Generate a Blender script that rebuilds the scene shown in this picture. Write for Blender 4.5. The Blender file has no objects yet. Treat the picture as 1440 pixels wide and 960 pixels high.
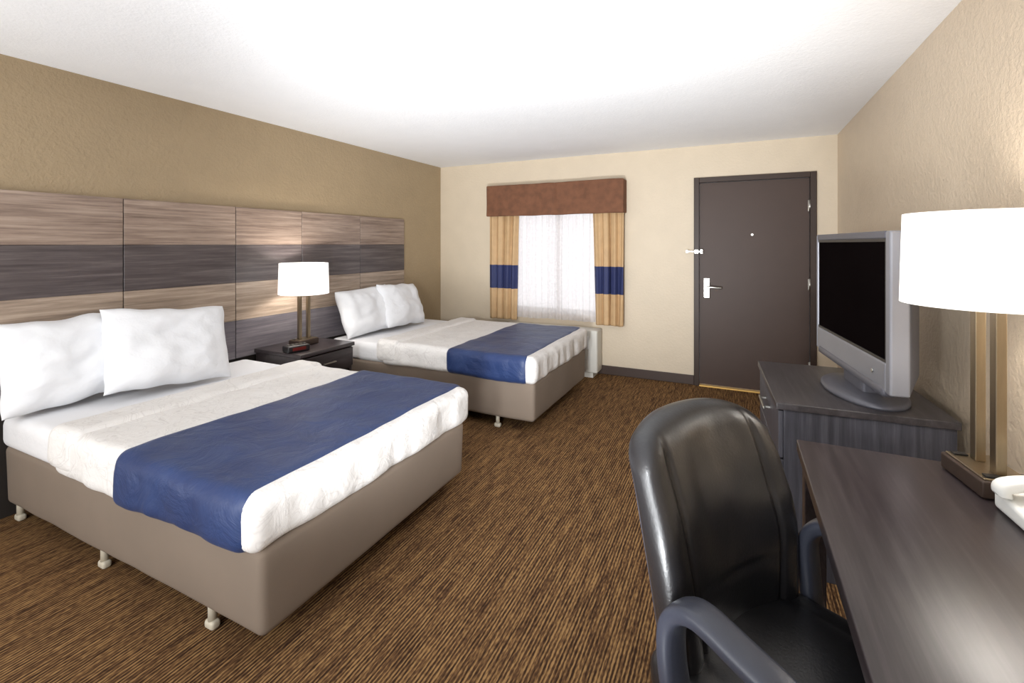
import bpy, math, random
from mathutils import Vector, Matrix, noise
random.seed(3)
S=bpy.context.scene
try:
    S.view_settings.view_transform='Standard'
    S.view_settings.look='None'
except Exception as e: print(e)

# ---------------------------------------------------------------- materials
def lin(c):
    o=[]
    for v in c[:3]:
        v=v/255.0
        o.append(v/12.92 if v<=0.04045 else ((v+0.055)/1.055)**2.4)
    return (o[0],o[1],o[2],1.0)
def newmat(name):
    m=bpy.data.materials.new(name); m.use_nodes=True
    nt=m.node_tree; b=nt.nodes['Principled BSDF']
    return m,nt,nt.nodes,nt.links,b
def coords(N,L,scale=(1,1,1),rot=(0,0,0)):
    tc=N.new('ShaderNodeTexCoord'); mp=N.new('ShaderNodeMapping')
    mp.inputs['Scale'].default_value=scale; mp.inputs['Rotation'].default_value=rot
    L.new(tc.outputs['Object'],mp.inputs['Vector']); return mp.outputs['Vector']
def ntex(N,L,vec,scale,detail=3,rough=0.5,dist=0.0):
    n=N.new('ShaderNodeTexNoise'); n.inputs['Scale'].default_value=scale
    n.inputs['Detail'].default_value=detail; n.inputs['Roughness'].default_value=rough
    n.inputs['Distortion'].default_value=dist
    L.new(vec,n.inputs['Vector']); return n.outputs['Fac']
def ramp(N,L,fac,stops,interp='LINEAR'):
    r=N.new('ShaderNodeValToRGB'); r.color_ramp.interpolation=interp
    el=r.color_ramp.elements
    el[0].position=stops[0][0]; el[0].color=stops[0][1]
    el[1].position=stops[1][0]; el[1].color=stops[1][1]
    for p,c in stops[2:]:
        e=el.new(p); e.color=c
    L.new(fac,r.inputs['Fac']); return r.outputs['Color']
def bump(N,L,b,h,strength,dist=0.01):
    bp=N.new('ShaderNodeBump'); bp.inputs['Strength'].default_value=strength
    bp.inputs['Distance'].default_value=dist
    L.new(h,bp.inputs['Height']); L.new(bp.outputs['Normal'],b.inputs['Normal'])
def simple(name,c,rough=0.5,metal=0.0,bs=None,bstr=0.2,bd=0.005,var=0.06,vs=6.0,scale=(1,1,1),spec=None):
    m,nt,N,L,b=newmat(name)
    b.inputs['Roughness'].default_value=rough; b.inputs['Metallic'].default_value=metal
    if spec is not None: b.inputs['Specular IOR Level'].default_value=spec
    v=coords(N,L,scale); c=lin(c)
    lo=tuple(x*(1-var) for x in c[:3])+(1,); hi=tuple(min(1,x*(1+var)) for x in c[:3])+(1,)
    L.new(ramp(N,L,ntex(N,L,v,vs,3),[(0.3,lo),(0.7,hi)]),b.inputs['Base Color'])
    if bs: bump(N,L,b,ntex(N,L,v,bs,4,0.6),bstr,bd)
    return m
def wood(name,c1,c2,c3,scale,rough=0.4,bstr=0.1,island=0.0):
    m,nt,N,L,b=newmat(name)
    v=coords(N,L,scale)
    if island>0:
        g=N.new('ShaderNodeNewGeometry')
        ad=N.new('ShaderNodeVectorMath'); ad.operation='MULTIPLY_ADD'
        cb=N.new('ShaderNodeCombineXYZ')
        for k in range(3): L.new(g.outputs['Random Per Island'],cb.inputs[k])
        L.new(cb.outputs[0],ad.inputs[0]); ad.inputs[1].default_value=(37,53,71); L.new(v,ad.inputs[2])
        v=ad.outputs[0]
    f=ntex(N,L,v,1.0,8,0.68,0.15)
    col=ramp(N,L,f,[(0.32,lin(c1)),(0.5,lin(c2)),(0.68,lin(c3))])
    if island>0:
        hs=N.new('ShaderNodeHueSaturation')
        mr=N.new('ShaderNodeMapRange'); mr.inputs['To Min'].default_value=1-island; mr.inputs['To Max'].default_value=1+island
        L.new(g.outputs['Random Per Island'],mr.inputs['Value']); L.new(mr.outputs[0],hs.inputs['Value'])
        L.new(col,hs.inputs['Color']); col=hs.outputs['Color']
    L.new(col,b.inputs['Base Color'])
    b.inputs['Roughness'].default_value=rough
    bump(N,L,b,f,bstr,0.003)
    return m

m_wallL=simple('paint_accent_taupe',(163,143,113),0.42,bs=42,bstr=0.8,bd=0.008,var=0.03)
m_wallB=simple('paint_cream',(208,193,170),0.55,bs=45,bstr=0.45,bd=0.006,var=0.02)
m_wallR=simple('paint_beige',(216,198,174),0.42,bs=42,bstr=0.8,bd=0.008,var=0.02)
m_ceil=simple('ceiling_texture',(248,249,251),0.9,bs=60,bstr=0.4,bd=0.006,var=0.01)
m_trim=simple('baseboard_brown',(62,46,38),0.45)
m_door=simple('door_brown_paint',(70,55,48),0.5,bs=30,bstr=0.05,var=0.03,spec=.3)
m_frame=simple('door_frame_paint',(58,45,38),0.45,var=0.03,spec=.3)
m_metal=simple('brushed_nickel',(190,188,182),0.3,1.0,var=0.03,vs=20,scale=(1,1,12))
m_bronze=simple('brushed_bronze',(150,136,114),0.33,1.0,var=0.06,vs=18,scale=(6,6,0.6))
m_sun_gold=simple('threshold_sun_gold',(240,195,110),0.35,0.4)  # bright gold painted in for sunlight showing under the door
m_skirt=simple('boxspring_taupe_cloth',(128,114,101),0.9,bs=300,bstr=0.2,bd=0.002,var=0.05,vs=3)
m_sheet=simple('white_sheet',(232,232,234),0.85,bs=9,bstr=0.25,bd=0.02,var=0.01)
m_pillow=simple('white_pillowcase',(231,232,235),0.85,bs=6,bstr=0.4,bd=0.03,var=0.01)
m_caster=simple('ivory_plastic',(200,192,174),0.5)
m_valance=simple('valance_brown_suede',(110,72,50),0.85,bs=25,bstr=0.3,var=0.18,vs=14)
m_gold=simple('curtain_gold',(190,157,116),0.7,bs=80,bstr=0.2,var=0.06,vs=12)
m_navy=simple('curtain_navy',(38,46,88),0.7,bs=80,bstr=0.2,var=0.06)
m_leather=simple('black_leather',(26,25,27),0.33,bs=140,bstr=0.3,bd=0.002,var=0.1,spec=0.7)
m_chairpl=simple('charcoal_plastic',(54,57,68),0.34,bs=200,bstr=0.08,var=0.04)
m_blk=simple('black_plastic',(18,18,20),0.35)
m_scr=simple('tv_screen_glass',(15,11,11),0.3,spec=0.0)
m_silver=simple('tv_silver_plastic',(140,141,148),0.35,0.35,var=0.03)
m_dsilver=simple('tv_grey_plastic',(94,94,102),0.4,0.2,var=0.03)
m_white=simple('white_plastic',(232,232,228),0.4,var=0.01)
m_offw=simple('ac_offwhite',(210,207,198),0.5,var=0.02)
m_red=simple('led_red',(90,20,16),0.4)
m_backer=simple('headboard_backer',(40,34,30),0.7)
m_winfr=simple('window_frame_white',(225,225,222),0.4)

# headboard woods (grain along Y)
hb=[wood('hb_walnut',(108,90,80),(145,126,113),(172,153,138),(24,1.8,44),0.33,.08,.07),
    wood('hb_slate',(64,57,58),(85,77,77),(108,99,98),(24,1.8,44),0.33,.08,.06),
    wood('hb_oak',(124,109,95),(159,141,125),(188,170,153),(24,1.8,44),0.33,.08,.06),
    wood('hb_slate2',(82,78,84),(104,99,104),(130,124,128),(24,1.8,44),0.33,.08,.06)]
m_desk=wood('desk_espresso',(43,37,38),(54,47,48),(68,61,62),(50,2.2,36),0.30,0.05)
m_dres=wood('dresser_grey_oak',(50,50,57),(66,66,74),(85,86,94),(40,36,1.8),0.42,0.12)
m_drtop=wood('dresser_top_oak',(48,45,47),(62,58,60),(78,74,76),(36,2.4,26),0.36,0.08)

def runner_mat():
    m,nt,N,L,b=newmat('satin_blue')
    v=coords(N,L)
    L.new(ramp(N,L,ntex(N,L,v,5,3),[(0.3,lin((28,46,88))),(0.7,lin((36,57,102)))]),b.inputs['Base Color'])
    b.inputs['Roughness'].default_value=0.5
    b.inputs['Sheen Weight'].default_value=0.05
    bump(N,L,b,ntex(N,L,v,6,5,0.6,0.8),0.6,0.025)
    return m
m_blue=runner_mat()
def comf_mat():
    m,nt,N,L,b=newmat('comforter_scroll')
    v=coords(N,L)
    w=N.new('ShaderNodeTexNoise'); w.inputs['Scale'].default_value=7; w.inputs['Detail'].default_value=0.5
    w.inputs['Distortion'].default_value=2.2
    L.new(v,w.inputs['Vector'])
    a=lin((226,223,220)); g=lin((212,208,205))
    col=ramp(N,L,w.outputs['Fac'],[(0.455,a),(0.475,g),(0.495,a),(0.55,a),(0.57,g),(0.59,a)])
    L.new(col,b.inputs['Base Color']); b.inputs['Roughness'].default_value=0.85
    bump(N,L,b,ntex(N,L,v,11,4,0.6,0.5),0.45,0.02)
    return m
m_comf=comf_mat()
def carpet_mat():
    m,nt,N,L,b=newmat('carpet_striated')
    f1=ntex(N,L,coords(N,L,(135,6.5,1)),1.0,1,0.5,0.0)
    f2=ntex(N,L,coords(N,L,(190,42,1)),1.0,1,0.5)
    f0=ntex(N,L,coords(N,L,(22,1.3,1)),1.0,1,0.5)
    w=N.new('ShaderNodeTexWave'); w.wave_type='BANDS'; w.bands_direction='X'; w.wave_profile='SIN'
    w.inputs['Scale'].default_value=24.0; w.inputs['Distortion'].default_value=0.0
    L.new(coords(N,L,(1,1,1)),w.inputs['Vector'])
    def mad(x,k,y=None):
        n=N.new('ShaderNodeMath'); n.operation='MULTIPLY_ADD' ; L.new(x,n.inputs[0]); n.inputs[1].default_value=k
        if y is None: n.inputs[2].default_value=0
        else: L.new(y,n.inputs[2])
        return n.outputs[0]
    s=mad(f1,0.42,mad(f2,0.32,mad(f0,0.10,mad(w.outputs['Fac'],0.16))))
    col=ramp(N,L,s,[(0.37,lin((50,35,26))),(0.46,lin((82,59,41))),(0.52,lin((108,80,52))),(0.62,lin((154,121,80)))])
    L.new(col,b.inputs['Base Color']); b.inputs['Roughness'].default_value=0.95
    b.inputs['Specular IOR Level'].default_value=0.1
    bump(N,L,b,s,0.35,0.006)
    return m
m_carpet=carpet_mat()
def sheer_mat():
    m,nt,N,L,b=newmat('sheer_white')
    N.remove(b); out=N['Material Output']
    tl=N.new('ShaderNodeBsdfTranslucent'); tl.inputs['Color'].default_value=(0.84,0.80,0.80,1)
    df=N.new('ShaderNodeBsdfDiffuse'); df.inputs['Color'].default_value=(0.84,0.81,0.81,1)
    tr=N.new('ShaderNodeBsdfTransparent')
    a=N.new('ShaderNodeMixShader'); a.inputs[0].default_value=0.6
    c=N.new('ShaderNodeMixShader')
    v=coords(N,L,(1,1,1)); f=ntex(N,L,v,30,3)
    L.new(ramp(N,L,f,[(0.3,(0.70,0.70,0.70,1)),(0.7,(0.80,0.80,0.80,1))]),c.inputs[0])
    L.new(tl.outputs[0],a.inputs[1]); L.new(df.outputs[0],a.inputs[2])
    L.new(tr.outputs[0],c.inputs[1]); L.new(a.outputs[0],c.inputs[2])
    L.new(c.outputs[0],out.inputs['Surface']); return m
m_sheer=sheer_mat()
def shade_mat(st):
    m,nt,N,L,b=newmat('lampshade_linen')
    v=coords(N,L,(1,1,1))
    L.new(ramp(N,L,ntex(N,L,v,120,2),[(0.3,(0.88,0.86,0.82,1)),(0.7,(0.95,0.93,0.9,1))]),b.inputs['Base Color'])
    b.inputs['Roughness'].default_value=0.9
    b.inputs['Emission Color'].default_value=(1.0,0.97,0.93,1)
    b.inputs['Emission Strength'].default_value=st
    return m
m_shade=shade_mat(0.95)
def glass_mat():
    m,nt,N,L,b=newmat('window_glass')
    b.inputs['Roughness'].default_value=0.02
    b.inputs['Alpha'].default_value=0.12
    b.inputs['Base Color'].default_value=(0.9,0.95,0.95,1)
    return m
m_glass=glass_mat()

# ---------------------------------------------------------------- geometry helpers
def link(o,parent=None):
    S.collection.objects.link(o)
    if parent: o.parent=parent
    return o
def empty(name,loc=(0,0,0),rz=0.0):
    o=bpy.data.objects.new(name,None); o.location=loc; o.rotation_euler=(0,0,rz)
    o.empty_display_size=0.1
    return link(o)
def mesh(name,V,F,mats,parent=None,smooth=False,midx=None):
    me=bpy.data.meshes.new(name); me.from_pydata([tuple(v) for v in V],[],F)
    if not isinstance(mats,(list,tuple)): mats=[mats]
    for m in mats: me.materials.append(m)
    for i,p in enumerate(me.polygons):
        p.use_smooth=smooth
        if midx: p.material_index=midx[i]
    me.update()
    import bmesh
    bm=bmesh.new(); bm.from_mesh(me); bmesh.ops.recalc_face_normals(bm,faces=bm.faces); bm.to_mesh(me); bm.free()
    return link(bpy.data.objects.new(name,me),parent)
def boxdata(x0,x1,y0,y1,z0,z1,off=0):
    V=[(x0,y0,z0),(x1,y0,z0),(x1,y1,z0),(x0,y1,z0),(x0,y0,z1),(x1,y0,z1),(x1,y1,z1),(x0,y1,z1)]
    F=[(0,3,2,1),(4,5,6,7),(0,1,5,4),(1,2,6,5),(2,3,7,6),(3,0,4,7)]
    return V,[tuple(i+off for i in f) for f in F]
def boxes(name,lst,mat,parent=None,bev=0.0,seg=2):
    V=[];F=[]
    for b in lst:
        v,f=boxdata(*b,off=len(V)); V+=v; F+=f
    o=mesh(name,V,F,mat,parent)
    if bev>0:
        md=o.modifiers.new('bevel','BEVEL'); md.width=bev; md.segments=seg; md.limit_method='ANGLE'
    return o
def box(name,x0,x1,y0,y1,z0,z1,mat,parent=None,bev=0.0,seg=2):
    return boxes(name,[(x0,x1,y0,y1,z0,z1)],mat,parent,bev,seg)
def axisc(a,b,r,n):
    L=[a,a+r*.18,a+r*.4,a+r*.68]
    for i in range(n+1): L.append(a+r+(b-a-2*r)*i/n)
    L+=[b-r*.68,b-r*.4,b-r*.18,b]
    return L
def rbox(name,x0,x1,y0,y1,z0,z1,r,n,mat,parent=None,fn=None):
    X=axisc(x0,x1,r,n[0]);Y=axisc(y0,y1,r,n[1]);Z=axisc(z0,z1,r,n[2])
    idx={};V=[];F=[]
    lo=Vector((x0+r,y0+r,z0+r)); hi=Vector((x1-r,y1-r,z1-r))
    def g(i,j,k):
        key=(i,j,k)
        if key in idx: return idx[key]
        p=Vector((X[i],Y[j],Z[k]))
        q=Vector([min(max(p[a],lo[a]),hi[a]) for a in range(3)])
        d=p-q
        if d.length>1e-9: p=q+d.normalized()*r
        if fn: p=fn(p)
        idx[key]=len(V); V.append(p); return idx[key]
    a,b,c=len(X)-1,len(Y)-1,len(Z)-1
    for i in range(a):
        for j in range(b):
            for k in (0,c): F.append((g(i,j,k),g(i+1,j,k),g(i+1,j+1,k),g(i,j+1,k)))
    for i in range(a):
        for k in range(c):
            for j in (0,b): F.append((g(i,j,k),g(i+1,j,k),g(i+1,j,k+1),g(i,j,k+1)))
    for j in range(b):
        for k in range(c):
            for i in (0,a): F.append((g(i,j,k),g(i,j+1,k),g(i,j+1,k+1),g(i,j,k+1)))
    return mesh(name,V,F,mat,parent,True)
def cyl(name,p0,p1,r0,mat,parent=None,r1=None,n=24,cap=True):
    if r1 is None: r1=r0
    p0=Vector(p0);p1=Vector(p1); d=(p1-p0).normalized()
    a=Vector((0,0,1)) if abs(d.z)<0.9 else Vector((1,0,0))
    u=d.cross(a).normalized(); w=d.cross(u)
    V=[];F=[]
    for P,R in ((p0,r0),(p1,r1)):
        for i in range(n):
            t=2*math.pi*i/n; V.append(P+u*math.cos(t)*R+w*math.sin(t)*R)
    for i in range(n):
        j=(i+1)%n; F.append((i,j,n+j,n+i))
    if cap: F.append(tuple(range(n))); F.append(tuple(range(n,2*n)))
    o=mesh(name,V,F,mat,parent,False)
    for p in o.data.polygons:
        if len(p.vertices)==4: p.use_smooth=True
    return o
def cr(P,t):
    n=len(P)-1; s=min(int(t*n),n-1); f=t*n-s
    p=[P[max(s-1,0)],P[s],P[s+1],P[min(s+2,n)]]
    return 0.5*((2*p[1])+(p[2]-p[0])*f+(2*p[0]-5*p[1]+4*p[2]-p[3])*f*f+(3*p[1]-p[0]-3*p[2]+p[3])*f**3)
def sweep(name,pts,rl,rn,lat,mat,parent=None,steps=48,m=14):
    P=[Vector(p) for p in pts]; lat=Vector(lat).normalized()
    V=[];F=[]
    for i in range(steps+1):
        t=i/steps; c=cr(P,t); c2=cr(P,min(1,t+0.01)); c1=cr(P,max(0,t-0.01))
        T=(c2-c1).normalized(); Nn=T.cross(lat).normalized()
        for j in range(m):
            a=2*math.pi*j/m; ca,sa=math.cos(a),math.sin(a)
            e=0.6
            x=math.copysign(abs(ca)**e,ca)*rl; y=math.copysign(abs(sa)**e,sa)*rn
            V.append(c+lat*x+Nn*y)
    for i in range(steps):
        for j in range(m):
            k=(j+1)%m; F.append((i*m+j,i*m+k,(i+1)*m+k,(i+1)*m+j))
    F.append(tuple(range(m))); F.append(tuple(range(steps*m,steps*m+m)))
    return mesh(name,V,F,mat,parent,True)

# ---------------------------------------------------------------- room shell
XL,XR,YB,YN,H=-3.42,0.82,5.04,-1.3,2.39
WX0,WX1,WZ0,WZ1=-2.42,-1.26,0.62,1.92
DX0,DX1,DZ=-0.38,0.66,2.07
box('floor',XL-.1,XR+.1,YN-.1,YB+.15,-.08,0,m_carpet)
box('ceiling',XL-.1,XR+.1,YN-.1,YB+.15,H,H+.08,m_ceil)
box('wall_left',XL-.1,XL,YN-.1,YB+.15,0,H,m_wallL)
box('wall_right',XR,XR+.1,YN-.1,YB+.15,0,H,m_wallR)
box('wall_near',XL,XR,YN-.1,YN,0,H,m_wallB)
boxes('wall_back',[(XL,WX0,YB,YB+.15,0,H),(WX0,WX1,YB,YB+.15,0,WZ0),(WX0,WX1,YB,YB+.15,WZ1,H),
    (WX1,DX0,YB,YB+.15,0,H),(DX0,DX1,YB,YB+.15,DZ,H),(DX1,XR,YB,YB+.15,0,H)],m_wallB)
bh=0.095
boxes('baseboard_back',[(XL,DX0-.0,YB-.014,YB,0,bh),(DX1,XR,YB-.014,YB,0,bh)],m_trim,bev=.004)
boxes('baseboard_left',[(XL,XL+.014,YN,.86,0,bh),(XL,XL+.014,4.275,YB-.014,0,bh)],m_trim,bev=.004)
box('baseboard_right',XR-.014,XR,YN,YB-.014,0,bh,m_trim,bev=.004)
# door
d=empty('door_1',((DX0+DX1)/2,YB,0))
w=(DX1-DX0)/2
boxes('door_frame',[(-w,-w+.05,-.03,.14,0,DZ),(w-.05,w,-.03,.14,0,DZ),(-w+.05,w-.05,-.03,.14,DZ-.05,DZ)],m_frame,d,.004)
box('door_slab',-w+.053,w-.053,.0,.045,.018,DZ-.054,m_door,d,.003)
box('threshold_sunlit',-w+.05,w-.05,-.04,.13,0,.012,m_sun_gold,d,.003)  # strip coloured as the sunlight beneath the slab
hx=-w+.053+.065; hz=.985
box('lock_plate',hx-.03,hx+.03,-.012,.0,hz-.11,hz+.09,m_metal,d,.006)
cyl('lever_stem',(hx,-.012,hz),(hx,-.055,hz),.012,m_metal,d)
sweep('lever',[(hx-.008,-.055,hz),(hx+.04,-.058,hz+.002),(hx+.09,-.055,hz-.002),(hx+.135,-.048,hz-.004)],.010,.013,(0,0,1),m_metal,d,16,10)
cyl('deadbolt_turn',(hx,-.012,hz+.06),(hx,-.03,hz+.06),.012,m_metal,d)
box('latch_plate',-w+.005,-w+.045,-.04,-.03,1.315,1.355,m_metal,d,.003)
box('swing_bar',-w-.075,-w+.075,-.058,-.048,1.33,1.342,m_metal,d,.003)
box('swing_bar_bracket',-w+.06,-w+.085,-.05,.0,1.315,1.36,m_metal,d,.003)
cyl('swing_knob',(-w-.06,-.03,1.336),(-w-.06,-.065,1.336),.013,m_metal,d)
for i,z in enumerate((.28,1.04,1.76)):
    cyl('hinge_%d'%i,(w-.052,-.012,z-.055),(w-.052,-.012,z+.055),.009,m_metal,d)
    box('hinge_leaf_%d'%i,w-.065,w-.052,-.006,0,z-.05,z+.05,m_metal,d)
cyl('peephole',(.0,-.006,1.5),(.0,.0,1.5),.011,m_metal,d)
# window
wn=empty('window_1',((WX0+WX1)/2,YB+.08,(WZ0+WZ1)/2))
ww=(WX1-WX0)/2; wh=(WZ1-WZ0)/2
boxes('window_frame',[(-ww,-ww+.05,-.03,.03,-wh,wh),(ww-.05,ww,-.03,.03,-wh,wh),(-ww+.05,ww-.05,-.03,.03,-wh,-wh+.05),
   (-ww+.05,ww-.05,-.03,.03,wh-.05,wh),(-.025,.025,-.03,.03,-wh+.05,wh-.05)],m_winfr,wn,.004)
box('window_pane_a',-ww+.05,-.025,-.003,.003,-wh+.05,wh-.05,m_glass,wn)
box('window_pane_b',.025,ww-.05,-.003,.003,-wh+.05,wh-.05,m_glass,wn)
box('window_sill',-ww,ww,-.078,-.03,-wh,-wh+.02,m_winfr,wn)

# ---------------------------------------------------------------- curtains
cu=empty('window_curtain',(-1.86,YB,0))
def drape(name,x0b,x1b,x0t,x1t,y,z0,z1,pl,amp,mats,parent,band=None,nx=90,nz=60,thick=.004,seed=0,hem=0.01):
    V=[];F=[];mi=[]
    for k in range(nz+1):
        t=k/nz; z=z0+(z1-z0)*t
        for i in range(nx+1):
            s=i/nx
            x=(x0b+(x1b-x0b)*s)*(1-t)+(x0t+(x1t-x0t)*s)*t
            ph=s*pl*2*math.pi+seed+0.5*math.sin(3*t+seed)
            A=amp*(0.75+0.6*noise.noise(Vector((s*4,t*1.5,seed))))
            yy=y+A*math.sin(ph)+.25*A*math.sin(2.3*ph+1)
            zz=z+(hem*noise.noise(Vector((s*5,0,seed))) if k==0 else 0)
            V.append((x+.3*A*math.cos(ph),yy,zz))
    for k in range(nz):
        zc=z0+(z1-z0)*(k+.5)/nz
        for i in range(nx):
            a=k*(nx+1)+i; F.append((a,a+1,a+nx+2,a+nx+1))
            mi.append(1 if (band and band[0]<zc<band[1]) else 0)
    o=mesh(name,V,F,mats,parent,True,mi)
    if thick:
        md=o.modifiers.new('sol','SOLIDIFY'); md.thickness=thick
    return o
drape('panel_a',-.80,-.45,-.81,-.42,-.085,.53,1.80,4,.026,[m_gold,m_navy],cu,(.885,1.16),seed=1)
drape('panel_b',.50,.79,.46,.80,-.085,.54,1.80,3.5,.026,[m_gold,m_navy],cu,(.885,1.16),seed=2.4)
drape('sheer',-.50,.55,-.50,.55,-.035,.56,1.80,13,.016,[m_sheer],cu,None,260,30,0,seed=.5)
cyl('rod',(-.78,-.06,1.83),(.78,-.06,1.83),.012,m_metal,cu)
def valfn(p):
    p=p.copy()
    if p.y<-.10:
        p.y+=-.014*noise.noise(Vector((p.x*5,p.z*3,2)))-0.012*max(0,(2.0-p.z)/.3)
        p.y+=.014*math.exp(-((p.x-.04)/.012)**2)
    p.z+=.008*noise.noise(Vector((p.x*4,p.y*3,7)))
    return p
rbox('valance_front',-.81,.81,-.155,-.115,1.735,2.095,.012,(70,1,14),m_valance,cu,valfn)
rbox('valance_return_a',-.81,-.785,-.14,0,1.74,2.09,.010,(1,4,8),m_valance,cu)
rbox('valance_return_b',.785,.81,-.14,0,1.74,2.09,.010,(1,4,8),m_valance,cu)
rbox('valance_top',-.80,.80,-.14,0,2.07,2.092,.009,(20,4,1),m_valance,cu)

# AC unit
ac=empty('air_conditioner_unit',(-1.86,YB-.125,0))
rbox('casing',-.55,.55,-.10,.10,.05,.50,.02,(6,2,3),m_offw,ac)
boxes('grille',[(-.48+i*.04,-.46+i*.04,-.106,-.099,.30,.44) for i in range(24)],m_winfr,ac)
box('plinth',-.5,.5,-.08,.10,0,.06,m_offw,ac)

# ---------------------------------------------------------------- headboard
hd=empty('headboard',(XL+.004,2.57,0))
ys=[.87,1.569,2.284,2.878,3.576,4.265]; zs=[1.69,1.405,1.12,.835,.55]
for r in range(4):
    L=[]
    for c in range(5):
        L.append((.012,.032,ys[c]+.003-2.57,ys[c+1]-.003-2.57,zs[r+1]+.0006,zs[r]-.0006))
    boxes('planks_row_%d'%r,L,hb[r],hd,.0015,1)
box('backer',0,.012,.875-2.57,4.26-2.57,.0,1.685,m_backer,hd)

# ---------------------------------------------------------------- beds
def make_bed(loc,L,W,seed,rx0,rx1):
    b=empty('bed',loc)
    hw=W/2
    def skf(p):
        p=p.copy(); t=(.38-p.z)/.28
        p.y*=1-.015*t
        k=.006*noise.noise(Vector((p.x*3,p.y*3,p.z*2+seed)))
        if abs(p.y)>hw-.09: p.y+=math.copysign(k,p.y)
        if p.x>L-.09: p.x+=k-.005*t
        if p.z<.14: p.z+=.006*noise.noise(Vector((p.x*2,p.y*2,seed)))
        return p
    rbox('box_spring',.02,L-.015,-hw+.03,hw-.045,.088,.39,.03,(40,30,6),m_skirt,b,skf)
    def cf(p):
        p=p.copy()
        q=Vector((p.x*2.2,p.y*2.2,seed))
        n1=noise.noise(q); n2=noise.noise(q*3.1+Vector((5,1,0))); n3=noise.noise(Vector((p.x*9,p.y*5,seed)))
        side=min(1,max(0,(.56-p.z)/.06))
        if p.z>.5: p.z+=(.009*n1+.005*n2+.003*n3)
        sx=noise.noise(Vector((p.x*5,p.y*5,p.z*2.5+seed)))
        sx2=noise.noise(Vector((p.x*13,p.y*13,p.z*3+seed)))
        if abs(p.y)>hw-.05: p.y+=math.copysign((.016*sx+.008*sx2)*side,p.y)
        if p.x>L-.06: p.x+=(.020*sx+.011*sx2)*side
        if p.z<.44: p.z+=.014*noise.noise(Vector((p.x*2.5,p.y*2.5,seed+3)))
        return p
    rbox('mattress_sheet',0,L-.08,-hw+.02,hw-.02,.375,.545,.05,(30,26,3),m_sheet,b,None)
    rbox('comforter',.62,L,-hw,hw,.375,.575,.048,(90,80,8),m_comf,b,cf)
    rbox('comforter_fold',.56,.80,-hw-.008,hw+.008,.40,.592,.05,(12,60,6),m_comf,b,cf)
    rbox('bed_runner',rx0,rx1,-hw-.012,hw+.012,.372,.583,.050,(40,80,8),m_blue,b,cf)
    k=0
    for x in (.07,L-1.09,L-.34):
        for y in (-hw+.075,hw-.10):
            cyl('leg_%d'%k,(x,y,.02),(x,y,.12),.015,m_caster,b)
            rbox('leg_foot_%d'%k,x-.026,x+.026,y-.018,y+.018,0,.032,.012,(1,1,1),m_caster,b); k+=1
    return b
make_bed((-3.375,1.695,0),1.975,1.37,1.3,1.13,1.93)
make_bed((-3.375,3.84,0),2.055,1.38,5.1,1.28,2.0)

def pillow(center,lean,yaw,roll,w=.66,h=.48,T=.09,seed=0):
    n=40;V=[];F=[]
    def pt(u,v,s):
        x=w/2*u*(1-.06*(1-v*v)-.03*u*u*v*v); y=h/2*v*(1-.07*(1-u*u)-.03*u*u*v*v)
        t=T*max(0,(1-u**4))**.55*max(0,(1-v**4))**.55
        q=Vector((u*1.7,v*1.7,seed+s*4))
        t*=1+.30*noise.noise(q)
        t+=.014*noise.noise(q*2.2)*(1-u**6)*(1-v**6)+.005*noise.noise(q*4)*(1-u**6)*(1-v**6)
        x+=.016*noise.noise(Vector((v*2,seed,0))); y+=.02*noise.noise(Vector((u*2,seed,4)))
        return Vector((x,y,s*t))
    id={}
    for s in (1,-1):
        for i in range(n+1):
            for j in range(n+1):
                u=math.sin((i/n*2-1)*math.pi/2); v=math.sin((j/n*2-1)*math.pi/2)
                edge=i in(0,n) or j in(0,n)
                if edge and s==-1: id[(s,i,j)]=id[(1,i,j)]; continue
                id[(s,i,j)]=len(V); p=pt(u,v,s)
                if edge: p.z=0.012*noise.noise(Vector((u*3,v*3,seed)))
                V.append(p)
    for s in (1,-1):
        for i in range(n):
            for j in range(n):
                F.append((id[(s,i,j)],id[(s,i+1,j)],id[(s,i+1,j+1)],id[(s,i,j+1)]))
    o=mesh('pillow',V,F,m_pillow,None,True)
    up=Vector((-math.sin(lean),0,math.cos(lean))); nm=Vector((math.cos(lean),0,math.sin(lean))); rt=up.cross(nm)
    M=Matrix((rt,up,nm)).transposed().to_4x4()
    R=Matrix.Translation(center)@Matrix.Rotation(yaw,4,'Z')@M@Matrix.Rotation(roll,4,'Z')
    o.matrix_world=R
    return o
pillow((-3.23,1.28,.79),math.radians(15),0,math.radians(0),.63,.48,.095,1)
pillow((-3.07,1.66,.80),math.radians(22),math.radians(-5),math.radians(-5),.67,.49,.105,2)
pillow((-3.20,3.48,.775),math.radians(20),math.radians(-6),math.radians(3),.64,.46,.10,3)
pillow((-3.13,3.90,.785),math.radians(22),math.radians(4),math.radians(-4),.64,.46,.10,4)

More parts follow.
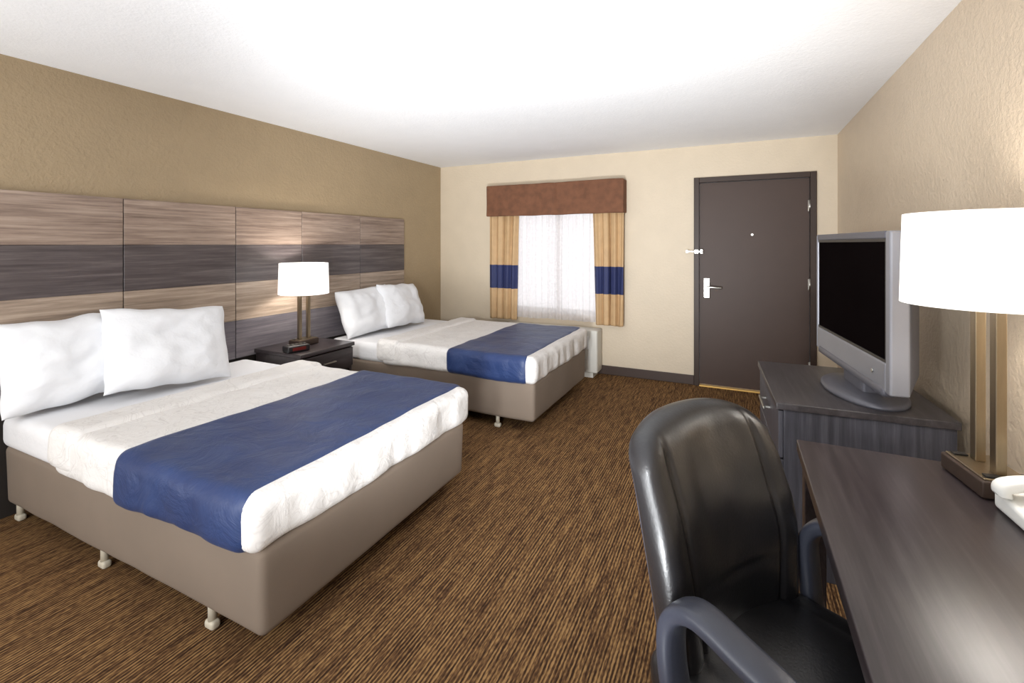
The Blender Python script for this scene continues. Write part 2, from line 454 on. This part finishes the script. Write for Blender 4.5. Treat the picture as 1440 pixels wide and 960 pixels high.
# ---------------------------------------------------------------- lamps
def lamp(loc,hgt,rad,shh,rz,e):
    l=empty('table_lamp',loc,rz)
    rbox('base_block',-.062,.062,-.095,.095,0,.045,.006,(1,1,1),m_frame,l)
    box('base_plate',-.054,.054,-.087,.087,.045,.05,m_bronze,l,.002)
    zt=hgt-shh+.05
    for i,y in enumerate((-.042,.042)):
        box('post_%d'%i,-.012,.012,y-.013,y+.013,.05,zt,m_bronze,l,.002)
    box('post_cap',-.014,.014,-.056,.056,zt,zt+.018,m_bronze,l,.002)
    cyl('socket',(0,0,zt+.018),(0,0,zt+.07),.018,m_bronze,l)
    V=[];F=[];n=64
    z0=hgt-shh; prof=[(rad,z0),(rad*.965,hgt),(rad*.965-.004,hgt),(rad-.004,z0)]
    for r,z in prof:
        for i in range(n):
            a=2*math.pi*i/n; V.append((r*math.cos(a),r*math.sin(a),z))
    for k in range(4):
        for i in range(n):
            j=(i+1)%n; kk=(k+1)%4; F.append((k*n+i,k*n+j,kk*n+j,kk*n+i))
    mesh('shade',V,F,m_shade,l,True)
    box('shade_spider_a',-rad*.96,rad*.96,-.003,.003,hgt-.03,hgt-.025,m_metal,l)
    box('shade_spider_b',-.003,.003,-rad*.96,rad*.96,hgt-.025,hgt-.02,m_metal,l)
    bl=bpy.data.lights.new('bulb','POINT'); bl.energy=e; bl.color=(1,.95,.89); bl.shadow_soft_size=.05
    bo=bpy.data.objects.new('bulb',bl); bo.location=(0,0,hgt-shh*.5); link(bo,l)
    box('outlet_a',-.045,-.012,-.08,-.06,.05,.054,m_blk,l,.001)
    box('outlet_b',-.045,-.012,.06,.08,.05,.054,m_blk,l,.001)
    return l
lamp((-3.14,2.69,.602),.655,.19,.245,0,11)
lamp((.622,1.72,.752),.745,.188,.255,math.radians(8),13)

# ---------------------------------------------------------------- nightstand
ns=empty('nightstand',(-3.12,2.69,0))
rbox('top',-.25,.26,-.27,.27,.57,.60,.006,(1,1,1),m_desk,ns)
boxes('carcass',[(-.24,.235,-.26,-.235,.0,.57),(-.24,.235,.235,.26,.0,.57),(-.24,.235,-.235,.235,.08,.10),(-.24,-.22,-.235,.235,.1,.57)],m_desk,ns,.002)
box('drawer_front',.235,.253,-.255,.255,.41,.56,m_desk,ns,.003)
box('drawer_shelf',-.22,.235,-.235,.235,.39,.405,m_desk,ns)
box('drawer_handle',.26,.275,-.06,.06,.48,.49,m_metal,ns,.003)
boxes('handle_posts',[(.253,.262,-.055,-.045,.481,.489),(.253,.262,.045,.055,.481,.489)],m_metal,ns)
ck=empty('alarm_clock',(-3.0,2.50,.601),math.radians(-15))
rbox('clock_body',-.05,.05,-.085,.085,0,.05,.012,(1,1,1),m_blk,ck)
box('clock_display',.049,.052,-.05,.05,.015,.038,m_red,ck)
boxes('clock_buttons',[(-.02,.0,-.06+i*.03,-.045+i*.03,.05,.054) for i in range(5)],m_metal,ck)

# ---------------------------------------------------------------- dresser + TV
dr=empty('dresser',(.165,2.32,0),math.radians(3))
rbox('top',-.01,.61,-.01,.77,.70,.73,.004,(1,1,1),m_drtop,dr)
boxes('carcass',[(.02,.60,0,.02,.0,.70),(.02,.60,.74,.76,.0,.70),(.58,.60,.02,.74,.05,.70),(.02,.58,.02,.74,.05,.07)],m_dres,dr,.002)
for i in range(3):
    z=.07+i*.21
    box('drawer_%d'%i,0,.02,.004,.756,z,z+.203,m_dres,dr,.003)
    box('handle_%d'%i,-.032,-.022,.28,.48,z+.115,z+.127,m_metal,dr,.003)
    boxes('handle_posts_%d'%i,[(-.024,0,.30,.31,z+.117,z+.125),(-.024,0,.45,.46,z+.117,z+.125)],m_metal,dr)
tv=empty('television',(.505,2.64,.731),math.radians(7.2))
hw=.455
boxes('bezel_sides',[(-.045,.02,-hw,-hw+.042,.11,.73),(-.045,.02,hw-.018,hw,.11,.73),(-.045,.02,-hw+.042,hw-.018,.11,.225)],m_silver,tv,.008,3)
box('bezel_top',-.045,.02,-hw+.042,hw-.018,.70,.73,m_dsilver,tv,.006,3)
box('screen',-.036,.0,-hw+.042,hw-.018,.225,.70,m_scr,tv)
boxes('screen_inner_frame',[(-.040,-.030,-hw+.040,hw-.018,.223,.236),(-.040,-.030,-hw+.040,-hw+.055,.236,.70),(-.040,-.030,-hw+.055,hw-.018,.688,.702)],m_blk,tv)
def bk(p):
    p=p.copy(); t=max(0,min(1,(p.x-.02)/.07)); 
    p.y*=1-.22*t; p.z=.42+(p.z-.42)*(1-.2*t); return p
rbox('rear_housing',.0,.09,-hw+.004,hw-.004,.114,.726,.012,(6,8,6),m_dsilver,tv,bk)
rbox('speaker_lip',-.052,.0,-hw+.05,hw-.05,.09,.13,.016,(1,10,1),m_dsilver,tv)
rbox('neck',-.02,.06,-.12,.12,.02,.20,.015,(1,2,2),m_dsilver,tv)
V=[];F=[];n=64
for (s,z) in ((1,0),(1,.012),(.93,.022),(.6,.03),(.0,.034)):
    for i in range(n):
        a=2*math.pi*i/n; V.append((.02+.15*s*math.cos(a),.27*s*math.sin(a),z))
for k in range(4):
    for i in range(n):
        j=(i+1)%n; F.append((k*n+i,k*n+j,(k+1)*n+j,(k+1)*n+i))
F.append(tuple(range(n)))
mesh('oval_base',V,F,m_dsilver,tv,True)
cyl('power_button',(-.05,-.3,.17),(-.045,-.3,.17),.008,m_metal,tv)

# ---------------------------------------------------------------- desk
dk=empty('desk',(.185,1.85,0))
Dp=.615; Ln=1.5
rbox('desktop',0,Dp,-Ln,0,.712,.75,.004,(1,1,1),m_desk,dk)
k=0
for x in (.015,Dp-.075):
    for y in (-.075,-Ln+.015):
        box('leg_%d'%k,x,x+.06,y,y+.06,0,.712,m_desk,dk,.003); k+=1
box('apron_end_a',.075,Dp-.075,-.06,-.035,.63,.712,m_desk,dk,.002)
box('apron_end_b',.075,Dp-.075,-Ln+.03,-Ln+.055,.63,.712,m_desk,dk,.002)
box('modesty_panel',Dp-.04,Dp-.02,-Ln+.075,-.075,.35,.712,m_desk,dk,.002)
ph=empty('telephone',(.68,1.50,.751),math.radians(4))
def phf(p):
    p=p.copy(); 
    if p.z>.02: p.z+= .016*(p.y+.11)/.22
    return p
rbox('phone_base',-.09,.10,-.11,.095,0,.034,.012,(4,6,2),m_white,ph,phf)
sweep('handset',[(-.092,.052,.050),(-.088,.052,.070),(-.045,.052,.084),(.01,.052,.088),(.06,.052,.084),(.096,.052,.072),(.10,.052,.052)],.024,.014,(0,1,0),m_white,ph,36,14)
boxes('keypad',[(-.05+i*.034,-.028+i*.034,-.08+j*.024,-.064+j*.024,.030,.041+.0017*j) for i in range(3) for j in range(4)],m_offw,ph,.002)

# ---------------------------------------------------------------- office chair
ch=empty('office_chair',(.152,1.165,0),math.radians(-33))
def seatf(p):
    p=p.copy(); s=p.y/.26; u=p.x/.25
    if p.z>.45: p.z+=.018*(1-s*s)*(1-u*u)-.006*math.exp(-((abs(s)-.72)/.05)**2)
    if p.x>.15: p.z-=.35*(p.x-.15)**1.3
    p.y*=1-.06*max(0,-u)
    return p
rbox('seat',-.25,.27,-.26,.26,.395,.495,.04,(24,30,3),m_leather,ch,seatf)
HB=.53; HWB=.262
def backf(p):
    p=p.copy(); t=max(0,min(1,p.z/HB)); s=p.y/HWB
    front=p.x>.02
    wt=.84+.14*math.sin(min(1,t*1.6)*math.pi/2)-.05*max(0,t-.55)/.45
    y=p.y*wt
    tt=max(0,(t-.55)/.45)
    z=p.z-.05*abs(s)**3.5*tt-.012*s*s*tt
    x=p.x*(1-.15*t)
    if front:
        x+=.018*(1-s*s)*math.sin(t*math.pi)
        x-=.010*math.exp(-((abs(s)-.68)/.03)**2)*min(1,(1-t)*8)
        x+=.007*noise.noise(Vector((s*3,t*4,1)))
        x-=.005*math.exp(-((t-.30-.05*s*s)/.02)**2)*max(0,1-s*s*2.2)
    x+=.060*s*s
    x+=-.235-.105*t+.024*math.sin(t*math.pi)
    return Vector((x,y,z+.45))
rbox('backrest',-.055,.055,-HWB,HWB,0,HB,.05,(2,70,60),m_leather,ch,backf)
def shellf(p):
    q=backf(Vector((0,p.y,p.z))); q.x+=p.x; return q
rbox('back_shell',-.066,-.03,-.22,.22,.03,HB-.07,.014,(1,30,24),m_chairpl,ch,shellf)
for sgn,nm in ((-1,'a'),(1,'b')):
    y=sgn*.27
    sweep('armrest_'+nm,[(-.04,y*.86,.40),(-.12,y*.95,.43),(-.145,y,.53),(-.145,y,.635),(-.09,y,.685),(.01,y,.675),(.12,y,.652),(.17,y,.60),(.13,y*.95,.48),(.06,y*.86,.40)],.034,.019,(0,1,0),m_chairpl,ch,70,16)
box('under_plate',-.12,.12,-.25,.25,.385,.40,m_blk,ch)
box('back_bracket',-.27,-.05,-.05,.05,.37,.395,m_blk,ch,.004)
sweep('back_spine',[(-.12,0,.385),(-.25,0,.39),(-.315,0,.46),(-.34,0,.60)],.04,.010,(0,1,0),m_blk,ch,24,12)
cyl('gas_column',(0,0,.12),(0,0,.39),.028,m_blk,ch)
cyl('hub',(0,0,.07),(0,0,.13),.05,m_blk,ch)
for i in range(5):
    a=2*math.pi*i/5+.3; c,s=math.cos(a),math.sin(a)
    sweep('star_arm_%d'%i,[(0,0,.11),(.12*c,.12*s,.105),(.27*c,.27*s,.075)],.022,.014,(-s,c,0),m_blk,ch,12,10)
    cyl('caster_%d'%i,(.27*c-.02*s,.27*s+.02*c,.027),(.27*c+.02*s,.27*s-.02*c,.027),.027,m_blk,ch)
    cyl('caster_stem_%d'%i,(.27*c,.27*s,.03),(.27*c,.27*s,.075),.008,m_blk,ch)

# ---------------------------------------------------------------- camera
cam=bpy.data.cameras.new('camera'); co=bpy.data.objects.new('camera',cam); link(co)
co.location=(0,0,1.41); co.rotation_euler=(math.radians(90),0,math.radians(25.51))
cam.sensor_width=36; cam.lens=16.5; cam.shift_y=-0.0951; cam.clip_start=.02
S.camera=co

# ---------------------------------------------------------------- light
W=bpy.data.worlds.new('world'); S.world=W; W.use_nodes=True
bg=W.node_tree.nodes['Background']; bg.inputs[0].default_value=(.98,.97,1,1); bg.inputs[1].default_value=1.45
def area(name,loc,target,sx,sy,e,col=(1,1,1)):
    l=bpy.data.lights.new(name,'AREA'); l.shape='RECTANGLE'; l.size=sx; l.size_y=sy; l.energy=e; l.color=col
    o=bpy.data.objects.new(name,l); o.location=loc
    o.rotation_euler=(Vector(target)-Vector(loc)).to_track_quat('-Z','Y').to_euler(); link(o); return o
def spot(name,loc,target,e,ang,soft,col=(1,1,1)):
    sl=bpy.data.lights.new(name,'SPOT'); sl.energy=e; sl.spot_size=math.radians(ang); sl.spot_blend=1.0; sl.shadow_soft_size=soft; sl.color=col
    so=bpy.data.objects.new(name,sl); so.location=loc
    so.rotation_euler=(Vector(target)-Vector(loc)).to_track_quat('-Z','Y').to_euler(); link(so)
cool=(.94,.97,1)
area('fill_rear',(-1.3,-1.2,1.7),(-1.2,3.5,1.2),3.0,1.1,29,cool)  # added fill behind the camera, not a lamp of the room
area('bounce_flash',(-1.7,-.6,.7),(-1.9,1.2,2.5),3.2,1.0,56,cool)
spot('flash_wide',(-.7,-.45,1.3),(-1.3,4.4,2.0),290,90,.15,cool)
spot('fill_ceiling',(-.55,.25,.4),(-1.3,4.0,2.39),480,84,.15,cool)  # added uplight out of frame, brightens the far ceiling
